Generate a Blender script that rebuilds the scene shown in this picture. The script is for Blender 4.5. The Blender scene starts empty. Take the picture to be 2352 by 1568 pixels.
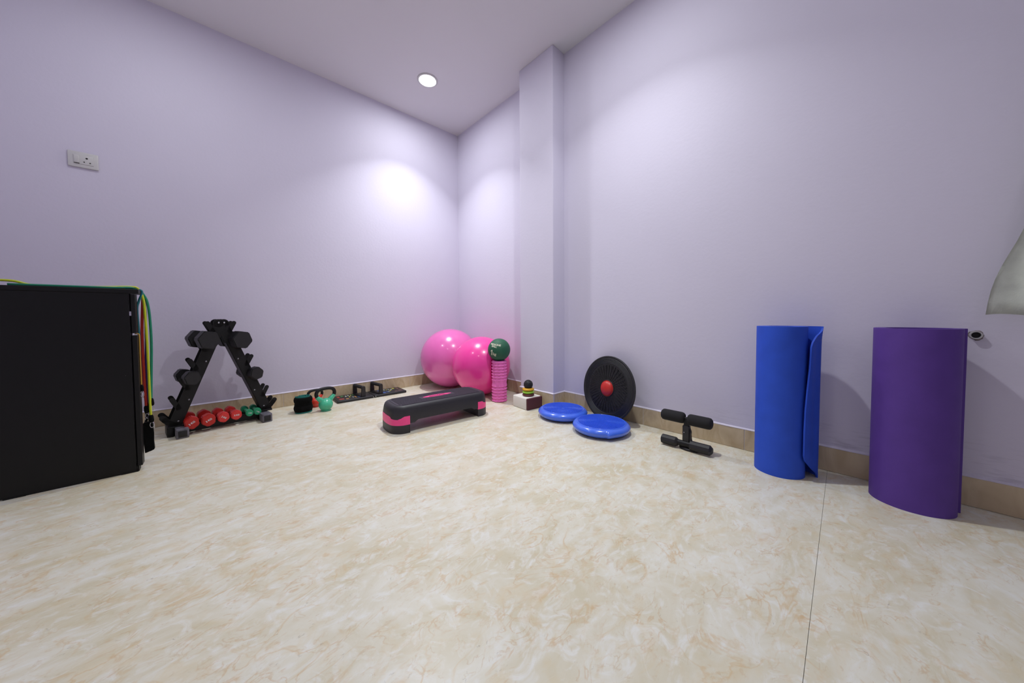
import bpy, bmesh, math, random
from mathutils import Vector, Matrix
random.seed(7)
PI = math.pi
sc = bpy.context.scene
COL = sc.collection

# ------------------------------------------------------------ camera
cam_d = bpy.data.cameras.new('camera'); cam = bpy.data.objects.new('camera', cam_d); COL.objects.link(cam)
yaw, pitch, roll = 0.82743, 0.03295, -0.00631
fw = Vector((math.cos(yaw)*math.cos(pitch), math.sin(yaw)*math.cos(pitch), -math.sin(pitch)))
r0 = fw.cross(Vector((0, 0, 1))).normalized(); u0 = r0.cross(fw)
rt = r0*math.cos(roll) + u0*math.sin(roll); up = -r0*math.sin(roll) + u0*math.cos(roll)
M = Matrix((rt, up, -fw)).transposed().to_4x4()
M.translation = Vector((-1.891, -2.896, 0.66))
cam.matrix_world = M
cam_d.sensor_width = 36; cam_d.lens = 741.25/2352*36
cam_d.shift_y = -33.75/2352
cam_d.clip_start = 0.02
sc.camera = cam
# ------------------------------------------------------------ world and exposure
w = bpy.data.worlds.new('world'); sc.world = w; w.use_nodes = True
w.node_tree.nodes['Background'].inputs[0].default_value = (0.8, 0.85, 1, 1)
w.node_tree.nodes['Background'].inputs[1].default_value = 0.0
sc.view_settings.view_transform = 'Standard'; sc.view_settings.look = 'None'
sc.view_settings.gamma = 1; sc.view_settings.use_curve_mapping = False
sc.view_settings.exposure = 0.17
# ceiling downlights: x, y, wide power, focused beam power, focused beam spread in degrees
LAMPS = [(-0.60, -0.52, 5.2, 8.0, 100), (-2.08, -0.80, 4.0, 0, 0), (-0.72, -2.03, 6.4, 7.0, 112), (-2.10, -2.22, 0.7, 0.9, 100), (-0.78, -3.60, 0.5, 0, 0), (-2.05, -3.72, 0.5, 0, 0)]
EMIT = 22
CEIL = 2.534

# ------------------------------------------------------------ helpers
def lin(c):
    o = []
    for v in c:
        v /= 255.0
        o.append(v/12.92 if v <= 0.04045 else ((v+0.055)/1.055)**2.4)
    return (*o, 1)

def mat(name, rgb, rough=0.5, var=0.06, scale=40, bump=0.0, bscale=None, metal=0.0, spec=0.5, coat=0.0, coat_r=0.1, sheen=0.0, rgb2=None, sss=0.0):
    m = bpy.data.materials.new(name); m.use_nodes = True
    nt = m.node_tree; p = nt.nodes['Principled BSDF']; L = nt.links
    tc = nt.nodes.new('ShaderNodeTexCoord'); n = nt.nodes.new('ShaderNodeTexNoise')
    n.inputs['Scale'].default_value = scale; n.inputs['Detail'].default_value = 4
    L.new(tc.outputs['Object'], n.inputs['Vector'])
    mx = nt.nodes.new('ShaderNodeMixRGB'); c = lin(rgb)
    c2 = lin(rgb2) if rgb2 else tuple(max(0, v*(1-3*var)) for v in c[:3]) + (1,)
    mx.inputs[1].default_value = c; mx.inputs[2].default_value = c2
    rp = nt.nodes.new('ShaderNodeMapRange'); rp.inputs[1].default_value = .35; rp.inputs[2].default_value = .75
    L.new(n.outputs['Fac'], rp.inputs[0]); L.new(rp.outputs[0], mx.inputs[0])
    L.new(mx.outputs[0], p.inputs['Base Color'])
    p.inputs['Roughness'].default_value = rough; p.inputs['Metallic'].default_value = metal
    p.inputs['Specular IOR Level'].default_value = spec
    p.inputs['Coat Weight'].default_value = coat; p.inputs['Coat Roughness'].default_value = coat_r
    p.inputs['Sheen Weight'].default_value = sheen
    if sss:
        p.inputs['Subsurface Weight'].default_value = sss; p.inputs['Subsurface Radius'].default_value = (.05, .01, .03)
    if bump:
        n2 = nt.nodes.new('ShaderNodeTexNoise'); n2.inputs['Scale'].default_value = bscale or scale*3
        n2.inputs['Detail'].default_value = 5
        L.new(tc.outputs['Object'], n2.inputs['Vector'])
        b = nt.nodes.new('ShaderNodeBump'); b.inputs['Strength'].default_value = bump; b.inputs['Distance'].default_value = .002
        L.new(n2.outputs['Fac'], b.inputs['Height']); L.new(b.outputs[0], p.inputs['Normal'])
    return m

def obj(name, bm, m, parent=None, smooth=False, loc=None, rotz=None, label=None):
    bmesh.ops.recalc_face_normals(bm, faces=bm.faces)
    me = bpy.data.meshes.new(name); bm.to_mesh(me); bm.free()
    if m: me.materials.append(m)
    if smooth:
        if smooth is True:
            me.polygons.foreach_set('use_smooth', [True]*len(me.polygons))
        else:
            me.shade_smooth() if hasattr(me, 'shade_smooth') else None
            me.set_sharp_from_angle(angle=math.radians(smooth))
    o = bpy.data.objects.new(name, me); COL.objects.link(o)
    if parent: o.parent = parent
    if loc: o.location = loc
    if rotz: o.rotation_euler = (0, 0, rotz)
    if label: o['label'] = label
    return o

def thing(name, label, cat, loc=(0, 0, 0), rotz=0, group=None):
    o = bpy.data.objects.new(name, None); COL.objects.link(o); o.empty_display_size = .05
    o.location = loc; o.rotation_euler = (0, 0, rotz); o['label'] = label; o['category'] = cat
    if group: o['group'] = group
    return o
def struct_root(name):
    o = bpy.data.objects.new(name, None); COL.objects.link(o); o['kind'] = 'structure'; return o
def struct(name, bm, m, parent=None, **k):
    o = obj(name, bm, m, parent, **k)
    if not parent: o['kind'] = 'structure'
    return o
def tag(o, label, cat, group=None):
    o['label'] = label; o['category'] = cat
    if group: o['group'] = group
    return o

def box(bm, x0, x1, y0, y1, z0, z1, bev=0, seg=2, mtx=None):
    t = bmesh.new(); bmesh.ops.create_cube(t, size=1)
    for v in t.verts:
        v.co = Vector((x0+(v.co.x+.5)*(x1-x0), y0+(v.co.y+.5)*(y1-y0), z0+(v.co.z+.5)*(z1-z0)))
    if bev: bmesh.ops.bevel(t, geom=t.edges[:], offset=bev, segments=seg, affect='EDGES', profile=.5)
    merge(bm, t, mtx); return bm
def merge(bm, t, mtx=None):
    me = bpy.data.meshes.new('tmp'); t.to_mesh(me); t.free()
    if mtx: me.transform(mtx)
    bm.from_mesh(me); bpy.data.meshes.remove(me)
def B(): return bmesh.new()

def lathe(bm, prof, n=48, mtx=None, close=False):
    """prof: list of (r,z); axis = z"""
    t = bmesh.new(); rings = []
    for r, z in prof:
        if r < 1e-6: rings.append([t.verts.new((0, 0, z))])
        else: rings.append([t.verts.new((r*math.cos(2*PI*i/n), r*math.sin(2*PI*i/n), z)) for i in range(n)])
    prs = list(zip(rings, rings[1:]))
    if close: prs.append((rings[-1], rings[0]))
    for a, b in prs:
        for i in range(n):
            j = (i+1) % n
            if len(a) == 1 and len(b) == 1: continue
            if len(a) == 1: t.faces.new((a[0], b[i], b[j]))
            elif len(b) == 1: t.faces.new((a[i], a[j], b[0]))
            else: t.faces.new((a[i], a[j], b[j], b[i]))
    merge(bm, t, mtx); return bm

def tube(bm, pts, rad, n=10, mtx=None, caps=True, smooth_path=0):
    """tube along points, rad number or list"""
    P = [Vector(p) for p in pts]
    if not isinstance(rad, (list, tuple)): rad = [rad]*len(P)
    if smooth_path:
        Q = []; R = []
        for i in range(len(P)-1):
            p0 = P[max(i-1, 0)]; p1 = P[i]; p2 = P[i+1]; p3 = P[min(i+2, len(P)-1)]
            for k in range(smooth_path):
                s = k/smooth_path
                Q.append(.5*((2*p1)+(p2-p0)*s+(2*p0-5*p1+4*p2-p3)*s*s+(3*p1-p0-3*p2+p3)*s**3))
                R.append(rad[i]*(1-s)+rad[i+1]*s)
        Q.append(P[-1]); R.append(rad[-1]); P, rad = Q, R
    t = bmesh.new(); rings = []; nrm = None
    for i, p in enumerate(P):
        d = (P[min(i+1, len(P)-1)]-P[max(i-1, 0)]).normalized()
        if nrm is None:
            nrm = d.orthogonal().normalized()
        else:
            nrm = (nrm-d*nrm.dot(d)).normalized()
        bi = d.cross(nrm)
        rings.append([t.verts.new(p+(nrm*math.cos(2*PI*k/n)+bi*math.sin(2*PI*k/n))*rad[i]) for k in range(n)])
    for a, b in zip(rings, rings[1:]):
        for k in range(n): t.faces.new((a[k], a[(k+1) % n], b[(k+1) % n], b[k]))
    if caps: t.faces.new(rings[0][::-1]); t.faces.new(rings[-1])
    merge(bm, t, mtx); return bm

def prism(bm, poly, z0, z1, mtx=None, bev=0):
    t = bmesh.new()
    a = [t.verts.new((x, y, z0)) for x, y in poly]; b = [t.verts.new((x, y, z1)) for x, y in poly]
    n = len(poly)
    t.faces.new(a[::-1]); t.faces.new(b)
    for i in range(n): t.faces.new((a[i], a[(i+1) % n], b[(i+1) % n], b[i]))
    if bev: bmesh.ops.bevel(t, geom=t.edges[:], offset=bev, segments=1, affect='EDGES')
    merge(bm, t, mtx); return bm

def capsule2d(ax, ay, bx, by, r, n=6):
    d = math.atan2(by-ay, bx-ax); o = []
    for k in range(n+1):
        a = d-PI/2+PI*k/n; o.append((bx+r*math.cos(a), by+r*math.sin(a)))
    for k in range(n+1):
        a = d+PI/2+PI*k/n; o.append((ax+r*math.cos(a), ay+r*math.sin(a)))
    return o
T = Matrix.Translation
def R(a, ax): return Matrix.Rotation(a, 4, ax)
XZ = R(PI/2, 'X')       # polygon (x,y) -> (x,z), extrusion z -> -y

def text_mesh(s, size, extrude=0.0, align='CENTER'):
    cu = bpy.data.curves.new('txt', 'FONT'); cu.body = s; cu.size = size; cu.align_x = align; cu.align_y = 'CENTER'
    cu.extrude = extrude; cu.resolution_u = 3; cu.offset = size*0.04
    o = bpy.data.objects.new('txt', cu); COL.objects.link(o)
    dg = bpy.context.evaluated_depsgraph_get(); me = bpy.data.meshes.new_from_object(o.evaluated_get(dg))
    bpy.data.objects.remove(o); t = bmesh.new(); t.from_mesh(me); bpy.data.meshes.remove(me); return t

# ------------------------------------------------------------ materials
M_wall = mat('lavender_paint', (214, 209, 226), .62, var=.012, scale=1.3, bump=.25, bscale=55, spec=.3)
M_ceil = mat('white_ceiling_paint', (222, 220, 224), .8, var=.01, scale=1.5, spec=.2)
M_bead = mat('pale_plaster_edge', (214, 208, 222), .7, var=.03, scale=60, bump=.4, bscale=120)
M_grout = mat('white_grout', (214, 206, 205), .8, var=.04, scale=90)

def tile_mat():
    m = mat('beige_marble_skirting', (182, 160, 132), .32, spec=.5)
    nt = m.node_tree; p = nt.nodes['Principled BSDF']; L = nt.links
    tc = nt.nodes['Texture Coordinate']; mp = nt.nodes.new('ShaderNodeMapping'); mp.inputs['Scale'].default_value = (6, 6, 2.4)
    mp.inputs['Rotation'].default_value = (.25, .2, 0)
    n = nt.nodes.new('ShaderNodeTexNoise'); n.inputs['Scale'].default_value = 1.6; n.inputs['Detail'].default_value = 9; n.inputs['Distortion'].default_value = .8
    L.new(tc.outputs['Object'], mp.inputs[0]); L.new(mp.outputs[0], n.inputs['Vector'])
    r = nt.nodes.new('ShaderNodeValToRGB'); e = r.color_ramp.elements
    e[0].position = .3; e[0].color = lin((176, 154, 122)); e[1].position = .72; e[1].color = lin((216, 202, 176))
    x = e.new(.48); x.color = lin((202, 184, 154)); x = e.new(.54); x.color = lin((190, 169, 136))
    L.new(n.outputs['Fac'], r.inputs[0]); L.new(r.outputs[0], p.inputs['Base Color'])
    return m
M_tile = tile_mat()

def floor_mat():
    m = bpy.data.materials.new('cream_marble_vinyl'); m.use_nodes = True
    nt = m.node_tree; p = nt.nodes['Principled BSDF']; L = nt.links
    tc = nt.nodes.new('ShaderNodeTexCoord')
    def noise(scale, det, dist, rot=0, sc3=(1, 1, 1), rough=.55, loc=(0, 0, 0)):
        mp = nt.nodes.new('ShaderNodeMapping'); mp.inputs['Rotation'].default_value = (0, 0, rot); mp.inputs['Scale'].default_value = sc3
        mp.inputs['Location'].default_value = loc
        n = nt.nodes.new('ShaderNodeTexNoise'); n.inputs['Scale'].default_value = scale; n.inputs['Detail'].default_value = det
        n.inputs['Distortion'].default_value = dist; n.inputs['Roughness'].default_value = rough
        L.new(tc.outputs['Object'], mp.inputs[0]); L.new(mp.outputs[0], n.inputs['Vector']); return n.outputs['Fac']
    def ramp(src, a, b, ca=(0, 0, 0, 1), cb=(1, 1, 1, 1)):
        r = nt.nodes.new('ShaderNodeValToRGB'); e = r.color_ramp.elements
        e[0].position = a; e[0].color = ca; e[1].position = b; e[1].color = cb; L.new(src, r.inputs[0]); return r.outputs[0]
    def mix(f, a, b, mode='MIX'):
        x = nt.nodes.new('ShaderNodeMixRGB'); x.blend_type = mode
        if isinstance(f, float): x.inputs[0].default_value = f
        else: L.new(f, x.inputs[0])
        for i, s in ((1, a), (2, b)):
            if isinstance(s, tuple): x.inputs[i].default_value = s
            else: L.new(s, x.inputs[i])
        return x.outputs[0]
    def math_(op, a, b=None):
        x = nt.nodes.new('ShaderNodeMath'); x.operation = op
        for i, s in ((0, a), (1, b)):
            if s is None: continue
            if isinstance(s, float): x.inputs[i].default_value = s
            else: L.new(s, x.inputs[i])
        return x.outputs[0]
    st = (1, 1.55, 1)
    base = ramp(noise(4.6, 8, 1.4, .5, st), .34, .66, lin((206, 198, 171)), lin((221, 219, 205)))
    # white swirls
    sw = ramp(noise(12, 7, 2.2, .5, st, .62), .5, .68)
    base = mix(math_('MULTIPLY', sw, .75), base, lin((226, 227, 221)))
    # broad tan clouds
    cl = ramp(noise(7.0, 7, 1.8, .5, st, .6, (3, 1, 0)), .52, .72)
    base = mix(math_('MULTIPLY', cl, .5), base, lin((212, 194, 154)))
    # thin vein lines: |n-.5| small, broken up by a patch mask
    def veins(sc_, dist, loc, wdt, colr, amt, ma, mb):
        nonlocal base
        n = noise(sc_, 5, dist, .5, st, .5, loc)
        d = math_('ABSOLUTE', math_('SUBTRACT', n, .5))
        v = ramp(d, 0.0, wdt, (1, 1, 1, 1), (0, 0, 0, 1))
        k = ramp(noise(sc_*1.1, 4, .6, .5, st, .6, (loc[0]+7, 2, 0)), ma, mb)
        base = mix(math_('MULTIPLY', math_('MULTIPLY', v, k), amt), base, colr)
    veins(5.4, 1.6, (0, 0, 0), .030, lin((204, 170, 116)), .52, .42, .62)
    veins(11, 1.5, (5, 2, 0), .034, lin((198, 160, 108)), .48, .48, .62)
    veins(20, 1.2, (1, 8, 0), .03, lin((190, 160, 118)), .42, .52, .64)
    veins(26, .8, (4, 4, 0), .02, lin((110, 96, 80)), .5, .62, .70)
    L.new(base, p.inputs['Base Color'])
    p.inputs['Roughness'].default_value = .36; p.inputs['Specular IOR Level'].default_value = .45
    b = nt.nodes.new('ShaderNodeBump'); b.inputs['Strength'].default_value = .12; b.inputs['Distance'].default_value = .002
    L.new(noise(60, 3, 0), b.inputs['Height']); L.new(b.outputs[0], p.inputs['Normal'])
    return m
M_floor = floor_mat()
M_seam = mat('dark_seam', (150, 140, 118), .9)
M_emit = bpy.data.materials.new('lit_diffuser'); M_emit.use_nodes = True
_p = M_emit.node_tree.nodes['Principled BSDF']; _p.inputs['Base Color'].default_value = (1, 1, 1, 1)
_p.inputs['Emission Color'].default_value = (.93, .95, 1, 1); _p.inputs['Emission Strength'].default_value = EMIT
M_wplast = mat('white_plastic', (206, 205, 204), .28, var=.01, spec=.5)
M_hole = mat('dark_socket_hole', (35, 33, 33), .8)
M_black_lam = mat('black_laminate', (13, 13, 14), .45, var=.1, scale=300, bump=.05, bscale=500, spec=.3)
def specks(m):
    nt = m.node_tree; p = nt.nodes['Principled BSDF']; L = nt.links; src = p.inputs['Base Color'].links[0].from_socket
    vo = nt.nodes.new('ShaderNodeTexVoronoi'); vo.inputs['Scale'].default_value = 13
    L.new(nt.nodes['Texture Coordinate'].outputs['Object'], vo.inputs['Vector'])
    lt = nt.nodes.new('ShaderNodeMath'); lt.operation = 'LESS_THAN'; lt.inputs[1].default_value = .018; L.new(vo.outputs['Distance'], lt.inputs[0])
    mx = nt.nodes.new('ShaderNodeMixRGB'); L.new(lt.outputs[0], mx.inputs[0]); L.new(src, mx.inputs[1]); mx.inputs[2].default_value = (.35, .35, .36, 1)
    L.new(mx.outputs[0], p.inputs['Base Color'])
specks(M_black_lam)
M_black_metal = mat('black_powder_coat', (15, 14, 16), .5, var=.12, scale=200, bump=.15, bscale=700, spec=.35)
M_black_rub = mat('black_rubber', (26, 25, 28), .55, var=.1, scale=120, bump=.15, bscale=600)
M_black_foam = mat('black_foam', (21, 20, 22), .85, var=.1, scale=300, bump=.4, bscale=700)
M_black_cloth = mat('black_velvet_cloth', (8, 8, 8), .95, var=.2, scale=200, bump=.5, bscale=500, spec=.2)
M_chrome = mat('chrome', (205, 205, 210), .22, metal=1.0, var=.01)
M_zinc = mat('dull_zinc', (150, 150, 155), .4, metal=.9, var=.05)
M_graytape = mat('worn_grey_tape', (112, 110, 120), .5, rgb2=(60, 58, 64), scale=35, bump=.3)

# ------------------------------------------------------------ room shell
X0, Y0 = -2.80, -4.15
bm = B(); box(bm, X0-.1, .2, Y0-.1, .1, -.12, -.006); struct('floor', bm, M_seam)
floor_o = bpy.data.objects['floor']
def sheet(poly, nm='vinyl_sheet'):
    bm = B(); prism(bm, poly, -.006, 0); obj(nm, bm, M_floor, floor_o)
# seam between the two vinyl sheets runs from the right wall towards the viewer
sa, sb = (0.0, -2.8065), (X0, -2.8790)
sheet([(X0, sb[1]+.0004), (.0, sa[1]+.0004), (.0, -1.2), (.018, -1.2), (.018, 0.0), (X0, 0.0)])
sheet([(X0, Y0), (.0, Y0), (.0, sa[1]-.0004), (X0, sb[1]-.0004)])
bm = B(); box(bm, X0-.1, .2, Y0-.1, .1, CEIL, CEIL+.1); struct('ceiling', bm, M_ceil)
bm = B(); box(bm, X0-.1, .2, 0, .1, 0, CEIL); struct('wall_left', bm, M_wall)
bm = B(); box(bm, 0, .12, Y0, -1.2, 0, CEIL); box(bm, .016, .12, -1.2, 0, 0, CEIL); 
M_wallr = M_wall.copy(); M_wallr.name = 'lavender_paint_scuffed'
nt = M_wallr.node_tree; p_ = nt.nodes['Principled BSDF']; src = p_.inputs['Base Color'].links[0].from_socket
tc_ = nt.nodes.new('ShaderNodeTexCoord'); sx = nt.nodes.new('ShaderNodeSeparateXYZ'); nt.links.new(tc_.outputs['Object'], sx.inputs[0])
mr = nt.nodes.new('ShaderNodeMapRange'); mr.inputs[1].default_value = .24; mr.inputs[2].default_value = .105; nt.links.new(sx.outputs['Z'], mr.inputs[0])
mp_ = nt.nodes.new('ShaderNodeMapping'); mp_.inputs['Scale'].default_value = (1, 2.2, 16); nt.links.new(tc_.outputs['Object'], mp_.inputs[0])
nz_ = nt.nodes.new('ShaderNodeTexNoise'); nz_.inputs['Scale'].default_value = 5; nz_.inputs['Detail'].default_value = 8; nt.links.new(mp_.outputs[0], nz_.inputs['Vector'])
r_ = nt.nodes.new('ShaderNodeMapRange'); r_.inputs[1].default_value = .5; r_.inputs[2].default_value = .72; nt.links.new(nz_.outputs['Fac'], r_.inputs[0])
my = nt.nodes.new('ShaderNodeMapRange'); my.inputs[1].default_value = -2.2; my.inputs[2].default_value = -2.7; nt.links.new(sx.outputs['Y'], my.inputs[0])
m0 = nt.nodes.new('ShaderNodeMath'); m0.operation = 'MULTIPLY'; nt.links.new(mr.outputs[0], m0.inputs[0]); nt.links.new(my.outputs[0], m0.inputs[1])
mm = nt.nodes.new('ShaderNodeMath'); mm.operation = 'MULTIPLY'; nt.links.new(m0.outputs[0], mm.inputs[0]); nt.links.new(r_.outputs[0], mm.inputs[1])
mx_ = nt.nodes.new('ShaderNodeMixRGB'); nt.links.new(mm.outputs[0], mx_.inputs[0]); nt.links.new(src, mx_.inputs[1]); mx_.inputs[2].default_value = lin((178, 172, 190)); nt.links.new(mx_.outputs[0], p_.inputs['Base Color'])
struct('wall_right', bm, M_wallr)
bm = B(); box(bm, X0-.1, X0, Y0-.1, 0, 0, CEIL); struct('wall_side', bm, M_wall)
bm = B(); box(bm, X0, .2, Y0-.1, Y0, 0, CEIL); struct('wall_back', bm, M_wall)
PX, PY0, PY1 = -.125, -1.408, -1.074
bm = B(); box(bm, PX, .03, PY0, PY1, 0, CEIL, bev=.004, seg=2); struct('wall_column', bm, M_wall)

SK = .101
def skirting(name, joints, fn):
    """joints: positions along the wall; fn(a,b,t0,t1,z0,z1)->box extents, t = distance out of the wall"""
    root = struct_root(name)
    for a, b in zip(joints, joints[1:]):
        lo, hi = min(a, b)+.0014, max(a, b)-.0014
        bm = B(); box(bm, *fn(lo, hi, -.002, .0075), .001, SK-.001, bev=.0008, seg=1)
        obj('tile', bm, M_tile, root)
    bm = B(); box(bm, *fn(min(joints), max(joints), -.002, .0055), .0005, SK+.001); obj('grout', bm, M_grout, root)
    bm = B(); n = max(2, int(abs(joints[-1]-joints[0])/.06)); lo, hi = min(joints), max(joints)
    # slightly uneven plaster ledge along the top of the tiles
    prof = []
    for i in range(n+1):
        s = lo+(hi-lo)*i/n; prof.append((s, .0082+random.uniform(-.0008, .0012), SK+.007+random.uniform(-.0012, .0015)))
    rows = []
    for s, tk, zt in prof:
        c = []
        for t_, z_ in ((-.001, SK-.0005), (tk, SK-.0005), (tk*.9, SK+.002), (.0, zt)):
            x0_, x1_, y0_, y1_ = fn(s, s, t_, t_); c.append(bm.verts.new((x0_, y0_, z_)))
        rows.append(c)
    for a, b in zip(rows, rows[1:]):
        for k in range(3): bm.faces.new((a[k], a[k+1], b[k+1], b[k]))
    obj('plaster_ledge', bm, M_bead, root)
    return root
skirting('baseboard_left', [.016, -.06, -.55, -1.04, -1.535, -2.022, -2.51, X0], lambda a, b, t0, t1: (a, b, min(-t0, -t1), max(-t0, -t1)))
skirting('baseboard_right', [PY0, -1.510, -2.010, -2.516, -3.02, -3.52, -4.02, Y0], lambda a, b, t0, t1: (min(-t0, -t1), max(-t0, -t1), a, b))
skirting('baseboard_corner', [0, -.4, -.9, PY1], lambda a, b, t0, t1: (.016+min(-t0, -t1), .016+max(-t0, -t1), a, b))
skirting('baseboard_column', [PY1+.008, PY0-.006], lambda a, b, t0, t1: (PX+min(-t0, -t1), PX+max(-t0, -t1), a, b))
skirting('baseboard_return', [PX, 0], lambda a, b, t0, t1: (a, b, PY0-max(t0, t1), PY0-min(t0, t1)))
bm = B(); box(bm, PX, .016, PY1, PY1+.008, 0, SK+.004); obj('plaster_edge', bm, M_bead, bpy.data.objects['baseboard_column'])

# ------------------------------------------------------------ downlights
LBL = ['recessed round ceiling downlight nearest the corner of the room', 'round ceiling downlight by the left wall above the black cabinet',
       'round ceiling downlight above the balance cushions', 'round ceiling downlight above the open middle of the floor',
       'round ceiling downlight in the rear above the curtain side', 'round ceiling downlight in the rear farthest from the corner']
for i, (x, y, wide, beam, spr) in enumerate(LAMPS):
    t = thing('downlight', LBL[i], 'ceiling light', (x, y, CEIL), 0, 'round downlights in the ceiling')
    bm = B(); lathe(bm, [(.062, -.001), (.064, -.007), (.073, -.007), (.079, -.003), (.079, .002), (.062, .002)], 40, close=True); obj('rim', bm, M_wplast, t, True)
    bm = B(); lathe(bm, [(0, -.0135), (.03, -.0125), (.050, -.0095), (.0615, -.003), (.0615, .0)], 32); obj('diffuser', bm, M_emit, t, True)
    for pw, sp_, r_ in ((wide, 180, .050), (beam, spr, .030)):
        if not pw: continue
        ld = bpy.data.lights.new('lamp_light', 'AREA'); ld.shape = 'DISK'; ld.size = 2*r_; ld.energy = pw; ld.color = (.955, .985, 1.0); ld.spread = math.radians(sp_)
        lo = bpy.data.objects.new('lamp_light', ld); COL.objects.link(lo); lo.parent = t; lo.location = (0, 0, -.0155 if sp_ == 180 else -.0165)

# ------------------------------------------------------------ wall switch and socket
t = thing('socket_plate', 'white switch and socket plate on the lavender wall above the black cabinet', 'socket', (-2.396, 0, 1.522))
HW, HH = .052, .042
bm = B(); box(bm, -HW, HW, -.010, 0, -HH, HH, bev=.004, seg=3); obj('frame', bm, M_wplast, t, 40)
bm = B(); box(bm, -.033, .036, -.0125, -.004, -.024, .024, bev=.0015); obj('module_plate', bm, M_wplast, t, 40)
bm = B(); box(bm, -.030, -.012, -.0165, -.010, -.019, .020, bev=.002, mtx=R(.06, 'X')); obj('rocker_switch', bm, M_wplast, t, 40)
bm = B(); box(bm, -.030, -.012, -.0145, -.0124, -.023, -.0205); obj('switch_gap', bm, M_hole, t)
for hx, hz, hr in ((.013, .010, .0042), (.004, -.011, .0028), (.024, -.012, .0028)):
    bm = B(); lathe(bm, [(0, .0), (hr, .0), (hr, .0008), (0, .0008)], 14, mtx=T((hx, -.0125, hz)) @ XZ); obj('socket_hole', bm, M_hole, t)

# ------------------------------------------------------------ pipe stub in the right wall
t = thing('pipe_stub', 'open grey plastic pipe end sticking out of the wall beside the purple mat', 'pipe', (0, -3.1545, .5865))
M_pvc = mat('grey_pvc', (176, 174, 176), .5, var=.05)
M_crumb = mat('broken_plaster', (150, 140, 142), .95, rgb2=(72, 64, 62), scale=90, bump=.8)
Yx = R(-PI/2, 'Y')  # z -> -x
bm = B(); lathe(bm, [(.0100, 0), (.0100, .012), (.0132, .012), (.0132, -.03), (.0100, -.03), (.01, 0)], 32, mtx=Yx); obj('pipe_ring', bm, M_pvc, t, 40)
bm = B(); lathe(bm, [(0, .001), (.0101, .001), (.0101, .003), (0, .003)], 24, mtx=Yx); obj('pipe_bore', bm, M_hole, t)
bm = B(); ring = []
for k in range(28):
    a = 2*PI*k/28; rr = .0160+.0015*math.sin(a*3+1)+random.uniform(-.0006, .0012)+(.003 if math.cos(a+2.4) > .6 else 0)
    ring.append((rr*math.cos(a), rr*math.sin(a)))
inner = [(.0125*math.cos(2*PI*k/28), .0125*math.sin(2*PI*k/28)) for k in range(28)]
vo = [bm.verts.new((0.0005, p[0], p[1])) for p in ring]; vi = [bm.verts.new((-.004, p[0], p[1])) for p in inner]
for k in range(28): bm.faces.new((vo[k], vo[(k+1) % 28], vi[(k+1) % 28], vi[k]))
obj('chipped_plaster', bm, M_crumb, t)

# ------------------------------------------------------------ curtain
M_curt = mat('ivory_satin', (240, 244, 234), .45, var=.05, scale=25, bump=.15, bscale=300, sheen=.2)
bm = B(); nu, nv = 90, 46
grid = []
for j in range(nv):
    v = j/(nv-1); z = .655+v*1.7
    row = []
    for i in range(nu):
        u = i/(nu-1)
        yl = -3.159-.05*min(1, (z-.655)/.23)-.27*max(0, (z-.885)/1.45)+.008*math.sin((z-.66)*16)
        yr = -4.05+.1*v
        y = yl+(yr-yl)*u
        amp = .006+.022*min(1, u*5)
        x = -.085+amp*math.sin(u*46+.8*math.sin(v*3))+.012*math.sin(v*9+u*7)*(1-v)
        zz = z-.008*u*12*(1-v)*.12 + .003*math.sin(u*46)*(1-v)
        row.append(bm.verts.new((x, y, zz)))
    grid.append(row)
for a, b in zip(grid, grid[1:]):
    for i in range(nu-1): bm.faces.new((a[i], a[i+1], b[i+1], b[i]))
bmesh.ops.solidify(bm, geom=bm.faces[:], thickness=.0015)
cur = thing('curtain', 'ivory satin curtain hanging at the right edge, its lower corner flared out', 'curtain')
obj('cloth', bm, M_curt, cur, True)
bm = B(); tube(bm, [(-.085, -3.3, 2.38), (-.085, -4.12, 2.38)], .012); obj('rod', bm, M_zinc, cur, True)
for yy in (-3.4, -4.05):
    bm = B(); box(bm, -.09, .0, yy-.008, yy+.008, 2.372, 2.388); obj('bracket', bm, M_zinc, cur)

# ------------------------------------------------------------ black cabinet at the left
cb = thing('cabinet', 'tall slim black cabinet at the left edge with tubes draped over its top', 'cabinet')
cy0, cy1 = -.79, -.738
bm = B(); box(bm, -2.491, -2.158, cy0, cy0+.016, .004, .7665, bev=.001, seg=1); obj('side_panel', bm, M_black_lam, cb)
bm = B(); box(bm, -2.491, -2.158, cy1-.016, cy1, .004, .7665, bev=.001, seg=1); obj('side_panel', bm, M_black_lam, cb)
bm = B(); box(bm, -2.491, -2.479, cy0+.016, cy1-.016, .02, .7665); obj('back_panel', bm, M_black_lam, cb)
bm = B(); box(bm, -2.500, -2.130, cy0-.002, -.668, .7665, .7845, bev=.0015, seg=1); obj('top_board', bm, M_black_lam, cb)
bm = B(); box(bm, -2.154, -2.141, cy0+.001, cy1-.001, .597, .7635, bev=.001, seg=1); df = obj('drawer_front', bm, M_black_lam, cb)
bm = B(); box(bm, -2.154, -2.1395, cy0+.001, cy1-.001, .024, .588, bev=.001, seg=1); dr = obj('door', bm, M_black_lam, cb)
bm = B(); box(bm, -2.466, -2.150, cy0+.004, cy1-.004, 0, .022); obj('plinth', bm, M_black_lam, cb)
for xa in (-2.478, -2.20):
    bm = B(); box(bm, xa, xa+.048, cy0-.001, cy0+.02, 0, .006); obj('foot', bm, M_black_lam, cb)
for zz in (.672,):
    bm = B(); box(bm, -2.1585, -2.153, cy0+.0005, cy0+.010, zz, zz+.018); obj('hinge', bm, M_chrome, cb, label='small bright metal hinge')

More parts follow.
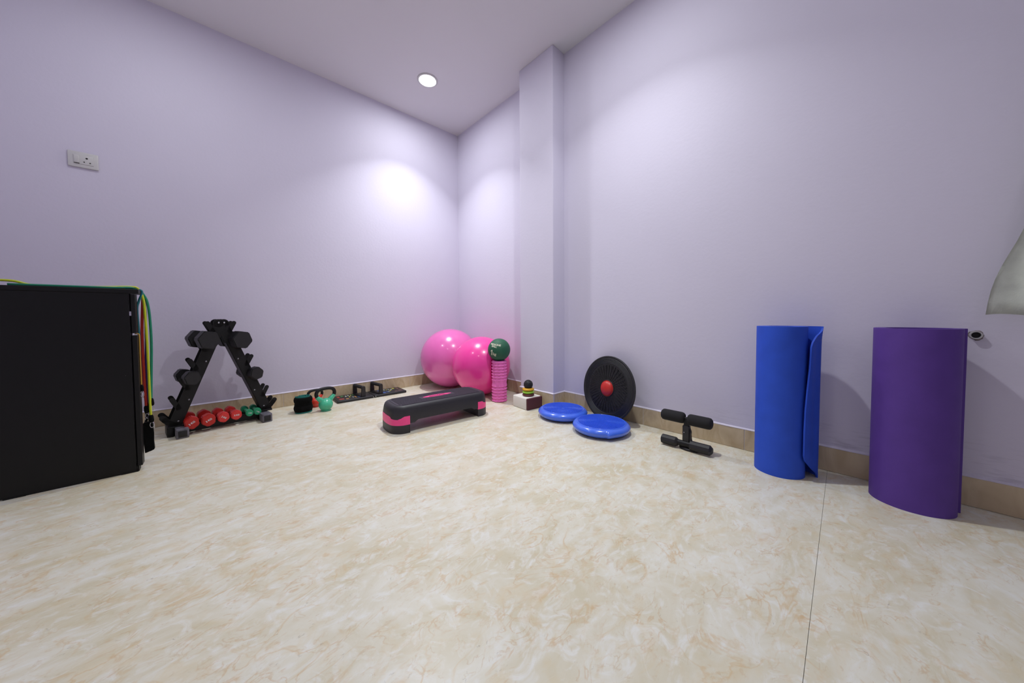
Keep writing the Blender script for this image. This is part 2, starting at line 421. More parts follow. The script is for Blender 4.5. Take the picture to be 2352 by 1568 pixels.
# ------------------------------------------------------------ resistance tubes over the cabinet
M_bands = {k: mat('latex_'+k, c, .3, var=.03, spec=.5) for k, c in dict(yellow=(196, 205, 40), red=(188, 42, 30), blue=(48, 40, 120), green=(20, 128, 96), teal=(22, 112, 122), orange=(206, 92, 30), amber=(206, 160, 60)).items()}
bands = {
 'yellow': ('yellow resistance tube lying along the cabinet top and hanging down its front', 'resistance tube', .0045, -.742, -.722,
   [(-2.545, .60), (-2.543, .70), (-2.537, .775), (-2.515, .803), (-2.476, .805), (-2.44, .803), (-2.402, .7905), (-2.331, .7895), (-2.232, .7925), (-2.16, .798), (-2.137, .789), (-2.124, .74), (-2.121, .662), (-2.119, .564), (-2.118, .446), (-2.118, .328), (-2.117, .212)]),
 'red': ('red resistance tube hanging innermost on the cabinet front, beside the blue one', 'resistance tube', .005, -.712, -.712,
   [(-2.42, .7895), (-2.244, .7895), (-2.165, .7905), (-2.142, .786), (-2.128, .766), (-2.1285, .72), (-2.1335, .604), (-2.1335, .448), (-2.132, .33), (-2.130, .255)]),
 'blue': ('dark blue resistance tube hanging between the red and yellow tubes', 'resistance tube', .0045, -.700, -.705,
   [(-2.38, .789), (-2.221, .789), (-2.148, .790), (-2.127, .763), (-2.122, .701), (-2.1235, .565), (-2.126, .428), (-2.1245, .266)]),
 'green': ('green resistance tube bowing out farthest from the cabinet front', 'resistance tube', .0047, -.762, -.715,
   [(-2.45, .7895), (-2.221, .7895), (-2.148, .793), (-2.122, .761), (-2.111, .711), (-2.107, .623), (-2.107, .524), (-2.111, .406), (-2.115, .286)])}
for k, (lab, cat, rad, ya, yb, pts) in bands.items():
    root = thing('resistance_tube', lab, cat, (0, 0, 0), 0, 'coloured resistance tubes on the cabinet')
    n = len(pts)-1
    P3 = [(p[0], ya+(yb-ya)*min(1, max(0, (p[0]+2.2)/.07)) if i < n-5 else yb, p[1]) for i, p in enumerate(pts)]
    bm = B(); tube(bm, P3, rad, 12, smooth_path=5); obj('tube', bm, M_bands[k], root, True)
    e = P3[-1]
    bm = B(); tube(bm, [(e[0], e[1], e[2]+.012), (e[0], e[1], e[2]+.004), (e[0]+.001, e[1], e[2]-.014), (e[0]+.002, e[1], e[2]-.022)], [.0055, .0085, .009, .006], 12, smooth_path=3); obj('end_sleeve', bm, M_black_cloth, root, True)
    bm = B(); c = Vector((e[0]+.002, e[1], e[2]-.034))
    tube(bm, [c+Vector((.006*math.sin(a), 0, .013*math.cos(a))) for a in [2*PI*q/14 for q in range(15)]], .0013, 6, caps=False); obj('snap_hook', bm, M_chrome, root, True)
def hang(color, lab, pts, y, rad):
    root = thing('resistance_tube', lab, 'resistance tube', (0, 0, 0), 0, 'coloured resistance tubes on the cabinet')
    bm = B(); tube(bm, [(a, y, b) for a, b in pts], rad, 10, smooth_path=5); obj('tube', bm, M_bands[color], root, True)
    e = pts[-1]
    bm = B(); tube(bm, [(e[0], y, e[1]+.006), (e[0], y, e[1]-.004), (e[0]+.001, y, e[1]-.022)], [rad+.0005, .007, .006], 10, smooth_path=3); obj('end_sleeve', bm, M_black_cloth, root, True)
    bm = B(); tube(bm, [(e[0]+.001+.005*math.sin(a), y, e[1]-.036+.013*math.cos(a)) for a in [2*PI*q/14 for q in range(15)]], .0013, 6, caps=False); obj('snap_hook', bm, M_chrome, root, True)
hang('teal', 'short teal tube curving close against the cabinet drawer front', [(-2.175, .789), (-2.142, .789), (-2.127, .778), (-2.138, .735), (-2.1435, .700), (-2.1415, .604), (-2.1415, .527), (-2.147, .469), (-2.150, .40)], -.7245, .0040)
hang('orange', 'orange tube hanging in front of the cabinet door, behind the teal one', [(-2.16, .789), (-2.139, .788), (-2.128, .76), (-2.136, .62), (-2.139, .527), (-2.140, .469), (-2.142, .352)], -.695, .0040)
hang('amber', 'thin amber tube lying flat against the edge of the cabinet door', [(-2.150, .5935), (-2.142, .5935), (-2.1370, .588), (-2.1368, .547), (-2.1368, .45), (-2.1368, .364)], -.7585, .0020)
# black webbing handle
hd = thing('pull_strap', 'black webbing exercise handle hanging below the tubes on silver rings', 'handle', (0, 0, 0), 0)
bm = B(); t_ = bmesh.new()
poly = [(-2.143, .188), (-2.128, .192), (-2.113, .180), (-2.1115, .135), (-2.1125, .100), (-2.1105, .063), (-2.122, .058), (-2.140, .052), (-2.142, .09), (-2.1435, .14)]
prism(bm, poly, .695, .717, mtx=XZ, bev=.002); obj('strap', bm, M_black_cloth, hd, 40)
bm = B(); tube(bm, [(-2.139, -.706, .188), (-2.136, -.706, .206), (-2.128, -.706, .214), (-2.119, -.706, .206), (-2.117, -.706, .186), (-2.139, -.706, .188)], .0015, 6); obj('ring', bm, M_chrome, hd, True)
bm = B(); tube(bm, [(-2.114, -.708, .196), (-2.109, -.708, .176), (-2.111, -.708, .156), (-2.115, -.708, .172)], .0014, 6, smooth_path=3); obj('ring', bm, M_chrome, hd, True)
hd2 = thing('pull_strap', 'narrow black handle strap hanging flush against the cabinet door, left of the larger one', 'handle', (0, 0, 0), 0)
bm = B(); prism(bm, [(-2.1385, .285), (-2.126, .280), (-2.128, .24), (-2.129, .20), (-2.1385, .17)], .672, .690, mtx=XZ, bev=.002); obj('strap', bm, M_black_cloth, hd2, 40)
bm = B(); tube(bm, [(-2.132+.006*math.sin(a), -.681, .298+.014*math.cos(a)) for a in [2*PI*q/14 for q in range(15)]], .0014, 6, caps=False); obj('ring', bm, M_chrome, hd2, True)

# ------------------------------------------------------------ dumbbell rack (A frame)
AZ = math.radians(8); RK = (-1.865, -.272, 0)
rack = thing('dumbbell_rack', 'black A-frame dumbbell rack with upturned prongs standing before the left wall', 'rack', RK, AZ)
def leg_plate(s, Y, th=.004):
    bm = B()
    def xin(z): return .020+.365*(.505-z)
    # band
    poly = [(s*xin(.055), .055), (s*(xin(.055)+.056), .055), (s*(xin(.1)+.058), .1), (s*(max(xin(.60), -.03)+.058), .60), (s*.030, .645), (s*-.010, .645), (s*-.016, .62), (s*-.016, .60), (s*xin(.50), .50)]
    if s < 0: poly = poly[::-1]
    prism(bm, poly, -Y-th/2, -Y+th/2, mtx=XZ)
    prism(bm, [(s*.013+.024*math.cos(2*PI*k/20), .629+.024*math.sin(2*PI*k/20)) for k in range(20)], -Y-th/2, -Y+th/2, mtx=XZ)
    tips = [(.062, .642), (.102, .535), (.142, .428), (.180, .322), (.218, .216)]
    for tx, tz in tips:
        ix = xin(tz-.062)+.045
        p = capsule2d(s*ix, tz-.062, s*(tx-.002), tz-.012, .0115)
        prism(bm, p, -Y-th/2, -Y+th/2, mtx=XZ)
        # web under the prong blends it into the band
        w_ = [(s*(xin(tz-.04)+.05), tz-.034), (s*(tx-.030), tz-.046), (s*(tx-.020), tz-.054), (s*(xin(tz-.10)+.05), tz-.098)]
        if s < 0: w_ = w_[::-1]
        prism(bm, w_, -Y-th/2, -Y+th/2, mtx=XZ)
    # curved bottom hook
    hk = [(.196, .060), (.215, .066), (.232, .080), (.246, .098), (.255, .112)]
    for a, b in zip(hk, hk[1:]):
        prism(bm, capsule2d(s*a[0], a[1], s*b[0], b[1], .0138), -Y-th/2, -Y+th/2, mtx=XZ)
    return bm
for s in (-1, 1):
    for Y in (0.0, .092):
        obj('leg_plate', leg_plate(s, Y+(.0002 if s > 0 else 0)*0+(.006 if s > 0 else 0)), M_black_metal, rack)
    # web joining front and back plates, along the inner edge
    bm = B()
    pts = [(s*(.020+.365*(.505-z)), z) for z in (.055, .505)]
    poly = [(pts[0][0], pts[0][1]), (pts[0][0]+s*.004, pts[0][1]), (pts[1][0]+s*.004, pts[1][1]), (pts[1][0], pts[1][1])]
    prism(bm, poly if s > 0 else poly[::-1], -.094, -.004, mtx=XZ)
    obj('leg_web', bm, M_black_metal, rack)
    # foot tube
    yf = -.115 if s > 0 else -.085
    xc = s*.187
    bm = B(); box(bm, xc-.024, xc+.024, yf+.004, .19, 0, .050, bev=.003); ft = obj('foot_tube', bm, M_black_metal, rack, 40)
    bm = B(); box(bm, xc-.0255, xc+.0255, yf, yf+.075, 0, .0525, bev=.004); obj('wrap', bm, M_graytape, ft, 40)
    bm = B(); box(bm, xc-.018, xc+.018, yf-.003, yf+.004, .007, .044, bev=.004); obj('end_cap', bm, M_black_rub, ft, 40)
    bm = B(); box(bm, min(s*.165, s*.238), max(s*.165, s*.238), -.012, .104, .048, .058, bev=.002); obj('base_bracket', bm, M_black_metal, rack, 40)
    for (bx, bz) in ((s*(.020+.365*(.505-.405)+.017), .405), (s*(.020+.365*(.505-.195)+.017), .195), (s*.196, .082)):
        bm = B(); lathe(bm, [(0, .004), (.0038, .0035), (.0052, 0), (0, 0)], 12, mtx=T((bx, -.002+(.006 if s > 0 else 0), bz)) @ XZ); obj('bolt', bm, M_zinc, rack, True)
for bx in (-.012, .013):
    bm = B(); lathe(bm, [(0, .006), (.0045, .005), (.0062, 0), (0, 0)], 6, mtx=T((bx, -.003, .632)) @ XZ); obj('bolt', bm, M_chrome, rack)
bm = B(); box(bm, -.242, -.214, -.010, .110, .004, .056, bev=.002); obj('side_bracket', bm, M_black_metal, rack, 40)
bm = B(); box(bm, -.166, .166, -.004, .000, .010, .050); box(bm, -.166, .166, -.004, .014, .045, .050); obj('tray_rail', bm, M_black_metal, rack)
bm = B(); box(bm, -.166, .166, .090, .094, .010, .050); box(bm, -.166, .166, .080, .094, .045, .050); obj('tray_rail', bm, M_black_metal, rack)
RM = T(RK) @ R(AZ, 'Z')

M_print = mat('white_print', (226, 220, 222), .6)
def dumbbell(name, label, group, X, Z, Yc, yawd, rh, hl, L_, hr, m, mh, txt=None, rotf=0.0, sides=6, bev=.004):
    loc = RM @ Vector((X, Yc, Z))
    t = thing(name, label, 'dumbbell', loc, AZ+math.radians(yawd), group)
    for s in (-1, 1):
        # hex head, axis = local y
        bm = B(); poly = [(.9*rh*math.cos(2*PI*k/sides+PI/2+rotf), rh*math.sin(2*PI*k/sides+PI/2+rotf)) for k in range(sides)]
        prism(bm, poly, 0, hl, mtx=T((0, s*(L_/2) if s < 0 else L_/2-hl+hl, 0)) @ (XZ if s > 0 else T((0, hl, 0)) @ XZ))
        bmesh.ops.bevel(bm, geom=bm.edges[:], offset=bev, segments=2, affect='EDGES')
        obj('head', bm, m, t, 35)
    bm = B(); tube(bm, [(0, y_, 0) for y_ in (-L_/2+hl-.003, -L_/2+hl+.01, 0, L_/2-hl-.01, L_/2-hl+.003)], [hr*.85, hr*.9, hr*1.12, hr*.9, hr*.85], 14, smooth_path=3)
    obj('handle', bm, mh, t, True)
    if txt:
        tm = text_mesh(txt, rh*.36, .0003)
        bm = B(); merge(bm, tm, T((0, -L_/2-.0004, 0)) @ R(random.uniform(-1.2, 1.2), 'Y') @ XZ)
        obj('weight_print', bm, M_print, t)
    return t
M_red3 = mat('red_vinyl', (186, 30, 22), .38, var=.05, bump=.1, scale=120)
M_red2 = mat('coral_red_vinyl', (214, 50, 48), .38, var=.05, bump=.1, scale=120)
M_grnv = mat('green_vinyl', (30, 150, 104), .38, var=.05, bump=.1, scale=120)
G1 = 'small coloured dumbbells lying along the bottom of the rack'
zr = .052
dumbbell('hex_dumbbell', 'dark red hexagonal dumbbell next to the rack\'s left leg, marked 3 KG', G1, -.147, .068, .038, 0, .038, .052, .185, .013, M_red3, M_red3, '3 KG', .12)
dumbbell('hex_dumbbell', 'dark red hexagonal dumbbell second from the rack\'s left leg, marked 3 KG', G1, -.078, .066, .040, 1, .038, .052, .185, .013, M_red3, M_red3, '3 KG', -.1)
dumbbell('hex_dumbbell', 'coral red hexagonal dumbbell beside the dark red ones in the rack', G1, -.013, .066, .042, 2, .033, .045, .180, .013, M_red2, M_red2, '2 KG', .15)
dumbbell('hex_dumbbell', 'coral red hexagonal dumbbell nearest the green ones in the rack', G1, .046, .066, .040, 2, .032, .045, .180, .013, M_red2, M_red2, '2 KG', .05)
dumbbell('hex_dumbbell', 'small green hexagonal dumbbell next to the coral red ones in the rack', G1, .113, .063, .030, 0, .0235, .035, .160, .011, M_grnv, M_grnv, '1 KG', .0)
dumbbell('hex_dumbbell', 'small green hexagonal dumbbell next to the rack\'s right leg', G1, .156, .063, .030, -2, .0235, .035, .160, .011, M_grnv, M_grnv, '1 KG', .2)
G2 = 'black rubber hex dumbbells resting on the rack prongs'
M_hexrub = mat('black_hex_rubber', (22, 21, 24), .5, var=.08, scale=90, bump=.12, bscale=500)
dumbbell('black_dumbbell', 'large black hex dumbbell on the top left prongs of the rack', G2, -.080, .533, .045, 7, .058, .072, .25, .014, M_hexrub, M_zinc, None, .36, bev=.004)
dumbbell('black_dumbbell', 'large black hex dumbbell on the top right prongs of the rack', G2, .064, .526, .045, 10, .058, .072, .25, .014, M_hexrub, M_zinc, None, .36, bev=.004)
dumbbell('black_dumbbell', 'medium black hex dumbbell on the middle left prongs of the rack', G2, -.150, .321, .045, 8, .043, .055, .20, .013, M_hexrub, M_zinc, None, .33)
dumbbell('black_dumbbell', 'medium black hex dumbbell on the middle right prongs of the rack', G2, .137, .308, .045, 11, .043, .055, .20, .013, M_hexrub, M_zinc, None, -.24)

# ------------------------------------------------------------ rolled wrap and kettlebells
M_teal = mat('teal_neoprene', (30, 122, 112), .8, var=.08, scale=200, bump=.3)
t = thing('rolled_wrap', 'black strap rolled up with teal lining, standing beside the kettlebells', 'strap', (-1.453, -.260, 0))
prof = [(0, .004), (.050, .004), (.055, .010), (.059, .022), (.060, .034), (.056, .048), (.0535, .052), (.0555, .056), (.0535, .062), (.0535, .068), (.0575, .078), (.0585, .090), (.055, .102), (.050, .108), (.047, .107), (0, .106)]
bm = B(); lathe(bm, prof, 48)
for v in bm.verts:
    a = math.atan2(v.co.y, v.co.x); k = .95+.018*math.sin(a*2+v.co.z*25)+.012*math.sin(a*5); v.co.x *= k; v.co.y *= k
obj('outer_strap', bm, M_black_cloth, t, True)
bm = B(); lathe(bm, [(0, 0), (.049, 0), (.0525, .004), (.052, .009), (0, .009)], 40); obj('lining', bm, M_teal, t, True)
bm = B()
sp = []
for k in range(110):
    a = k/110*2*PI*2.5; r_ = .047-.0155*a/(2*PI); sp.append((r_*math.cos(a+2.6), r_*math.sin(a+2.6)*.92))
prev = None
for x, y in sp:
    n_ = math.hypot(x, y); nx, ny = x/n_, y/n_
    q = [bm.verts.new((x+nx*.0019*sx, y+ny*.0019*sx, z)) for sx, z in ((-1, .104), (1, .104), (1, .1145), (-1, .1145))]
    if prev:
        for i in range(4): bm.faces.new((prev[i], prev[(i+1) % 4], q[(i+1) % 4], q[i]))
    prev = q
obj('coiled_edge', bm, M_teal, t)

def kettlebell(label, loc, rz, s, col):
    m = mat('vinyl_'+label.split()[0], col, .25, var=.04, spec=.6)
    t = thing('kettlebell', label, 'kettlebell', loc, rz, 'kettlebells by the left wall')
    bm = B(); rb = .045*s; pr = [(0, 0), (.030*s, 0), (.034*s, .002*s)]
    for k in range(1, 16):
        a = -PI/2*.72+k/15*(PI/2*1.72); pr.append((max(0, rb*math.cos(a)), .044*s+rb*math.sin(a)))
    pr[-1] = (0, pr[-1][1]); lathe(bm, pr, 40)
    for q in (-1, 1):
        tube(bm, [(q*.018*s, 0, .060*s), (q*.036*s, 0, .083*s), (q*.050*s, 0, .097*s), (q*.056*s, 0, .106*s)], [.020*s, .0165*s, .0135*s, .0128*s], 16, smooth_path=3)
    obj('body', bm, m, t, True)
    bm = B(); tube(bm, [(-.0555*s, 0, .104*s), (-.0595*s, 0, .122*s), (-.053*s, 0, .143*s), (-.032*s, 0, .155*s), (0, 0, .158*s), (.032*s, 0, .155*s), (.053*s, 0, .143*s), (.0595*s, 0, .122*s), (.0555*s, 0, .104*s)], .0118*s, 16, smooth_path=4)
    obj('handle', bm, M_black_metal, t, True, label='black enamelled handle')
    return t
kettlebell('green kettlebell with a black handle standing in front of the red one', (-1.330, -.330, 0), math.radians(8), 1.0, (74, 186, 146))
kettlebell('red kettlebell with a black handle, half hidden behind the green one', (-1.362, -.168, 0), math.radians(8), .785, (222, 62, 44))

# ------------------------------------------------------------ push-up board
pb = thing('pushup_board', 'black folding push-up board with coloured guide prints lying along the left wall', 'exercise board', (-.948, -.112, 0), math.radians(-1.5))
M_board = mat('black_abs', (34, 33, 36), .5, var=.08, bump=.15)
bm = B()
for x0, x1 in ((-.272, -.001), (.001, .272)):
    box(bm, x0, x1, -.095, .095, .002, .020, bev=.006, seg=3)
obj('board', bm, M_board, pb, 40)
cols = dict(red=(150, 56, 50), orange=(176, 126, 74), green=(60, 120, 70), yellow=(176, 176, 80), blue=(54, 88, 150), white=(170, 180, 172), brown=(104, 70, 68))
CM = {k: mat('print_'+k, c, .55, var=.03) for k, c in cols.items()}
def pr_(col, x0, x1, y0, y1, sk=.0):
    mx_, my_ = (x0+x1)/2, (y0+y1)/2; x0, x1, y0, y1 = mx_+(x0-mx_)*.78, mx_+(x1-mx_)*.78, my_+(y0-my_)*.72, my_+(y1-my_)*.72
    bm = B(); prism(bm, [(x0, y0), (x1, y0+sk), (x1, y1+sk), (x0, y1)], .0200, .0208); obj('colour_print', bm, CM[col], pb)
for xs, sgn in ((-.255, 1), (.255, -1)):
    def q(col, a, b, y0, y1, sk=0):
        xa, xb = xs+sgn*a, xs+sgn*b; pr_(col, min(xa, xb), max(xa, xb), y0, y1, sk)
    q('red' if sgn > 0 else 'brown', .0, .045, -.075, -.02); q('red' if sgn > 0 else 'brown', .005, .03, .0, .07)
    q('orange' if sgn > 0 else 'brown', .05, .075, -.08, -.04); q('green' if sgn > 0 else 'yellow', .035, .06, .03, .075)
    q('white', .065, .078, .0, .05, .01); q('yellow', .085, .098, -.03, .01, .01); q('white', .085, .098, .03, .07, -.01)
    q('yellow', .105, .115, .02, .05, .01); q('white', .105, .118, -.04, -.01, -.01); q('green' if sgn > 0 else 'white', .12, .135, .03, .07)
    q('blue', .14, .185, -.075, -.01); q('blue', .15, .19, .02, .07); q('orange' if sgn > 0 else 'blue', .122, .134, -.07, .0)
for hx, hy, hz_ in ((-.090, .0, math.radians(-80)), (.048, .0, math.radians(-80))):
    m_ = T((hx, hy, .02)) @ R(hz_, 'Z') @ Matrix.Diagonal((1.16, 1.1, 1.0, 1))
    bm = B(); tube(bm, [(x, 0, .072) for x in (-.062, -.058, -.03, 0, .03, .058, .062)], [.0125, .0140, .0125, .0135, .0125, .0140, .0125], 16, mtx=m_); g = obj('grip', bm, M_black_foam, pb, True)
    for s in (-1, 1):
        bm = B(); prism(bm, [(-.0155, 0), (.0155, 0), (.014, .03), (.0135, .072), (.010, .082), (0, .086), (-.010, .082), (-.0135, .072), (-.014, .03)], -.0065, .0065, mtx=m_ @ T((s*.062, 0, 0)) @ R(PI/2, 'Z') @ XZ, bev=.002); obj('upright', bm, M_board, pb, 40)
    bm = B(); box(bm, -.066, .066, -.018, .018, .0, .008, bev=.003, mtx=m_); obj('handle_base', bm, M_board, pb, 40)
for k in (-.008, .010):
    bm = B(); box(bm, k, k+.004, -.0965, -.094, .006, .013); obj('hinge_pin', bm, M_chrome, pb)

# ------------------------------------------------------------ stability balls (soft: flattened where they press)
def soft_ball(name, label, c, r, m, planes, post=None):
    t = thing(name, label, 'exercise ball', (c[0], c[1], 0), 0, 'big pink exercise balls in the corner')
    bm = B(); bmesh.ops.create_uvsphere(bm, u_segments=128, v_segments=96, radius=r)
    for v in bm.verts:
        lat = math.asin(max(-1, min(1, v.co.z/r)))
        k = 1+.0007*math.cos(lat*90) if abs(lat) < 1.05 else 1
        v.co *= k
        p = Vector(c)+v.co
        for po, n in planes:
            d = (p-Vector(po)).dot(n)
            if d < 0: p -= n*d
        if post:
            h = Vector((p.x-post[0].x, p.y-post[0].y, 0)); far = post[1]+.0025
            if p.z < post[2] and h.length < far+.02:
                if h.length < far: p += h.normalized()*(far-h.length)
        v.co = p-Vector((c[0], c[1], 0))
    obj('shell', bm, m, t, True)
    bm = B(); lathe(bm, [(0, .003), (.006, .003), (.008, 0), (.006, -.004), (0, -.004)], 16, mtx=T((0, 0, c[2])) @ R(2.3, 'Z') @ R(1.0, 'Y') @ T((0, 0, r))); obj('valve_plug', bm, M_wplast, t, True)
    return t
c1 = Vector((-.265, -.263, .2715)); R1 = .2718; c2 = Vector((-.234, -.707, .2435)); R2 = .2438
rc = Vector((-.272, -.985, 0)); rr_ = .0615
d12 = (c1-c2).length; n12 = (c1-c2)/d12
s2 = (d12*d12+R2*R2-R1*R1)/(2*d12)
pc = c2+n12*s2
M_pinkA = mat('pearl_pink_vinyl', (240, 110, 190), .26, var=.02, scale=6, spec=.6, coat=.6, coat_r=.12)
M_pinkB = mat('hot_pink_vinyl', (255, 66, 168), .30, var=.02, scale=6, spec=.55, coat=.5, coat_r=.12)
for m_ in (M_pinkA, M_pinkB):     # thin translucent vinyl: some light passes through the shell
    nt = m_.node_tree; pr_n = nt.nodes['Principled BSDF']; out_n = nt.nodes['Material Output']
    tr = nt.nodes.new('ShaderNodeBsdfTranslucent'); nt.links.new(pr_n.inputs['Base Color'].links[0].from_socket, tr.inputs['Color'])
    mxs = nt.nodes.new('ShaderNodeMixShader'); mxs.inputs[0].default_value = .10
    nt.links.new(pr_n.outputs[0], mxs.inputs[1]); nt.links.new(tr.outputs[0], mxs.inputs[2]); nt.links.new(mxs.outputs[0], out_n.inputs['Surface'])
soft_ball('exercise_ball', 'paler pearly pink exercise ball at the back against the left wall', c1, R1, M_pinkA,
          [((0, -.009, 0), Vector((0, -1, 0))), (pc+n12*.0005, n12), ((0, 0, .0002), Vector((0, 0, 1)))])
nr = (Vector((c2.x, c2.y, 0))-rc).normalized()
soft_ball('exercise_ball', 'hot pink exercise ball in front, right behind the pink foam roller', c2, R2, M_pinkB,
          [(pc-n12*.0005, -n12), ((.006, 0, 0), Vector((-1, 0, 0))), ((0, 0, .0002), Vector((0, 0, 1)))], post=(rc, rr_, .32))

# ------------------------------------------------------------ foam roller and medicine ball
M_roll = mat('orchid_pink_foam', (244, 118, 196), .55, var=.04, scale=60, bump=.1)
bm = B(); nth, nz = 144, 192; H = .318
rows = []
def sm(x): x = max(0, min(1, x)); return x*x*(3-2*x)
for j in range(nz+1):
    z = H*j/nz; row = []
    band = z/H
    for i in range(nth):
        a = 2*PI*i/nth; r_ = .0535
        smooth_zone = sm((band-.385)/.012)*sm((.535-band)/.012)
        nub = max(0, .25+.75*math.sin(z/H*PI*2*14.0-.9))**.6*(.30+.70*(.5+.5*math.cos(a*11))**.7)
        flute = .35+.65*max(0, math.cos(a*11))
        waist = 1-.5*math.sin(PI*sm((band-.385)/.15))
        r_ += .0085*(nub*(1-smooth_zone)+flute*waist*.8*smooth_zone)
        r_ *= .93+.07*sm(z/.004)*sm((H-z)/.004)
        row.append(bm.verts.new((r_*math.cos(a), r_*math.sin(a), z)))
    rows.append(row)
inr = [[bm.verts.new((.043*math.cos(2*PI*i/nth), .043*math.sin(2*PI*i/nth), z)) for i in range(nth)] for z in (H, 0)]
rows += inr
for a, b in zip(rows, rows[1:]+rows[:1]):
    for i in range(nth): bm.faces.new((a[i], a[(i+1) % nth], b[(i+1) % nth], b[i]))
t = thing('foam_roller', 'orchid pink knobbly foam roller standing on end in front of the pink ball', 'foam roller', rc)
obj('foam_body', bm, M_roll, t, True)
bm = B(); lathe(bm, [(.0385, .001), (.0428, .001), (.0428, H-.001), (.0385, H-.001)], 48, close=True); obj('core_tube', bm, M_roll, t, 40)

MBR = .0868; mbc = Vector((rc.x, rc.y, .4005))
t = thing('medicine_ball', 'dark green 1 kg medicine ball balanced on top of the pink foam roller', 'medicine ball', mbc)
M_mb = mat('dark_green_rubber', (30, 92, 66), .6, var=.05, scale=60, bump=.3, bscale=250)
bm = B(); bmesh.ops.create_uvsphere(bm, u_segments=64, v_segments=40, radius=MBR); obj('ball', bm, M_mb, t, True)
M_cream = mat('cream_print', (214, 214, 190), .6)
# azimuth from ball towards the viewer
az0 = math.atan2(-2.896-mbc.y, -1.891-mbc.x)
def wrap_text(s, size, uc, vc, rot, align='CENTER', nm='lettering'):
    if s == '1':
        tm = bmesh.new(); vs = [tm.verts.new((x*size, y*size, 0)) for x, y in ((-.02, -.36), (.13, -.36), (.13, .36), (.01, .36), (-.17, .22), (-.17, .08), (-.02, .17))]; tm.faces.new(vs)
    else: tm = text_mesh(s, size, 0, align)
    for ax, n_ in ((Vector((1, 0, 0)), 40), (Vector((0, 1, 0)), 24)):
        for q_ in range(-n_, n_+1):
            bmesh.ops.bisect_plane(tm, geom=tm.verts[:]+tm.edges[:]+tm.faces[:], plane_co=ax*(q_*.005+.0011), plane_no=ax)
    bmesh.ops.triangulate(tm, faces=tm.faces[:])
    cr, sr = math.cos(rot), math.sin(rot)
    for v in tm.verts:
        u, w_ = v.co.x*cr-v.co.y*sr+uc, v.co.x*sr+v.co.y*cr+vc
        lat = w_/MBR; lon = az0+(u/MBR)/max(.3, math.cos(lat))
        rr = MBR+.0008
        v.co = Vector((rr*math.cos(lat)*math.cos(lon), rr*math.cos(lat)*math.sin(lon), rr*math.sin(lat)))
    obj(nm, tm, M_cream, t)
wrap_text('MEDICINE', .0195, -.030, .046, -.16)
wrap_text('BALL', .0195, -.039, .0315, -.16)
wrap_text('1', .058, -.062, -.014, -.14, nm='numeral')
wrap_text('kg', .030, -.036, -.027, -.14)

# ------------------------------------------------------------ aerobic step
ST = thing('aerobic_step', 'black aerobic step platform with pink riser bands in the middle of the floor', 'step platform', (-.852, -1.051, 0), math.radians(-4.2))
SL, SW = .652, .250
def outline(off=0.0, L_=SL, W_=SW, r=.055, n=10, bow=.020):
    hx, hy = L_/2-bow, W_/2; P = []
    def arc(cx, cy, a0):
        for k in range(n+1):
            a = a0+PI/2*k/n; P.append([cx+(r+off)*math.cos(a), cy+(r+off)*math.sin(a)])
    def edge(x0, y0, x1, y1, m):
        for k in range(1, m): P.append([x0+(x1-x0)*k/m, y0+(y1-y0)*k/m])
    hx_, hy_ = hx-r, hy-r
    arc(hx_, -hy_, -PI/2); edge(hx+off, -hy_, hx+off, hy_, 8); arc(hx_, hy_, 0); edge(hx_, hy+off, -hx_, hy+off, 40)
    arc(-hx_, hy_, PI/2); edge(-hx-off, hy_, -hx-off, -hy_, 8); arc(-hx_, -hy_, PI); edge(-hx_, -hy-off, hx_, -hy-off, 40)
    out = []
    for x, y in P:
        b = bow*max(0, 1-(y/hy)**2)*max(0, min(1, (abs(x)-hx+r)/r)); out.append((x+(b if x > 0 else -b), y))
    return out
M_step = mat('black_step_plastic', (40, 38, 44), .46, var=.06, scale=120, bump=.2, bscale=500)
M_tread = mat('ribbed_tread_plastic', (52, 46, 58), .6, var=.06, scale=120, bump=.6, bscale=650)
M_hot = mat('pink_plastic', (252, 72, 146), .4, var=.02)
bm = B(); rings = []
def arch(x):  # lower edge of the skirt: dips near the risers
    ax = abs(x); return .053+.014*sm((SL/2-.125-ax)/.022)
lv = [('a', 0), (.098, -.0004), (.130, -.0055), (.144, -.010), (.1512, -.0165), (.1540, -.024)]
for z, off in lv:
    o_ = outline(off)
    rings.append([bm.verts.new((x, y, arch(x) if z == 'a' else z)) for x, y in o_])
inner = outline(-.012); rings.insert(0, [bm.verts.new((x, y, arch(x)+.0005)) for x, y in inner]); inn2 = outline(-.02)
rings.insert(0, [bm.verts.new((x, y, .140)) for x, y in inn2])
n = len(rings[0])
for a, b in zip(rings, rings[1:]):
    for i in range(n): bm.faces.new((a[i], a[(i+1) % n], b[(i+1) % n], b[i]))
bm.faces.new(rings[0]); bm.faces.new(rings[-1][::-1])
obj('platform', bm, M_step, ST, 40)
bm = B(); prism(bm, outline(-.030), .1535, .1553)
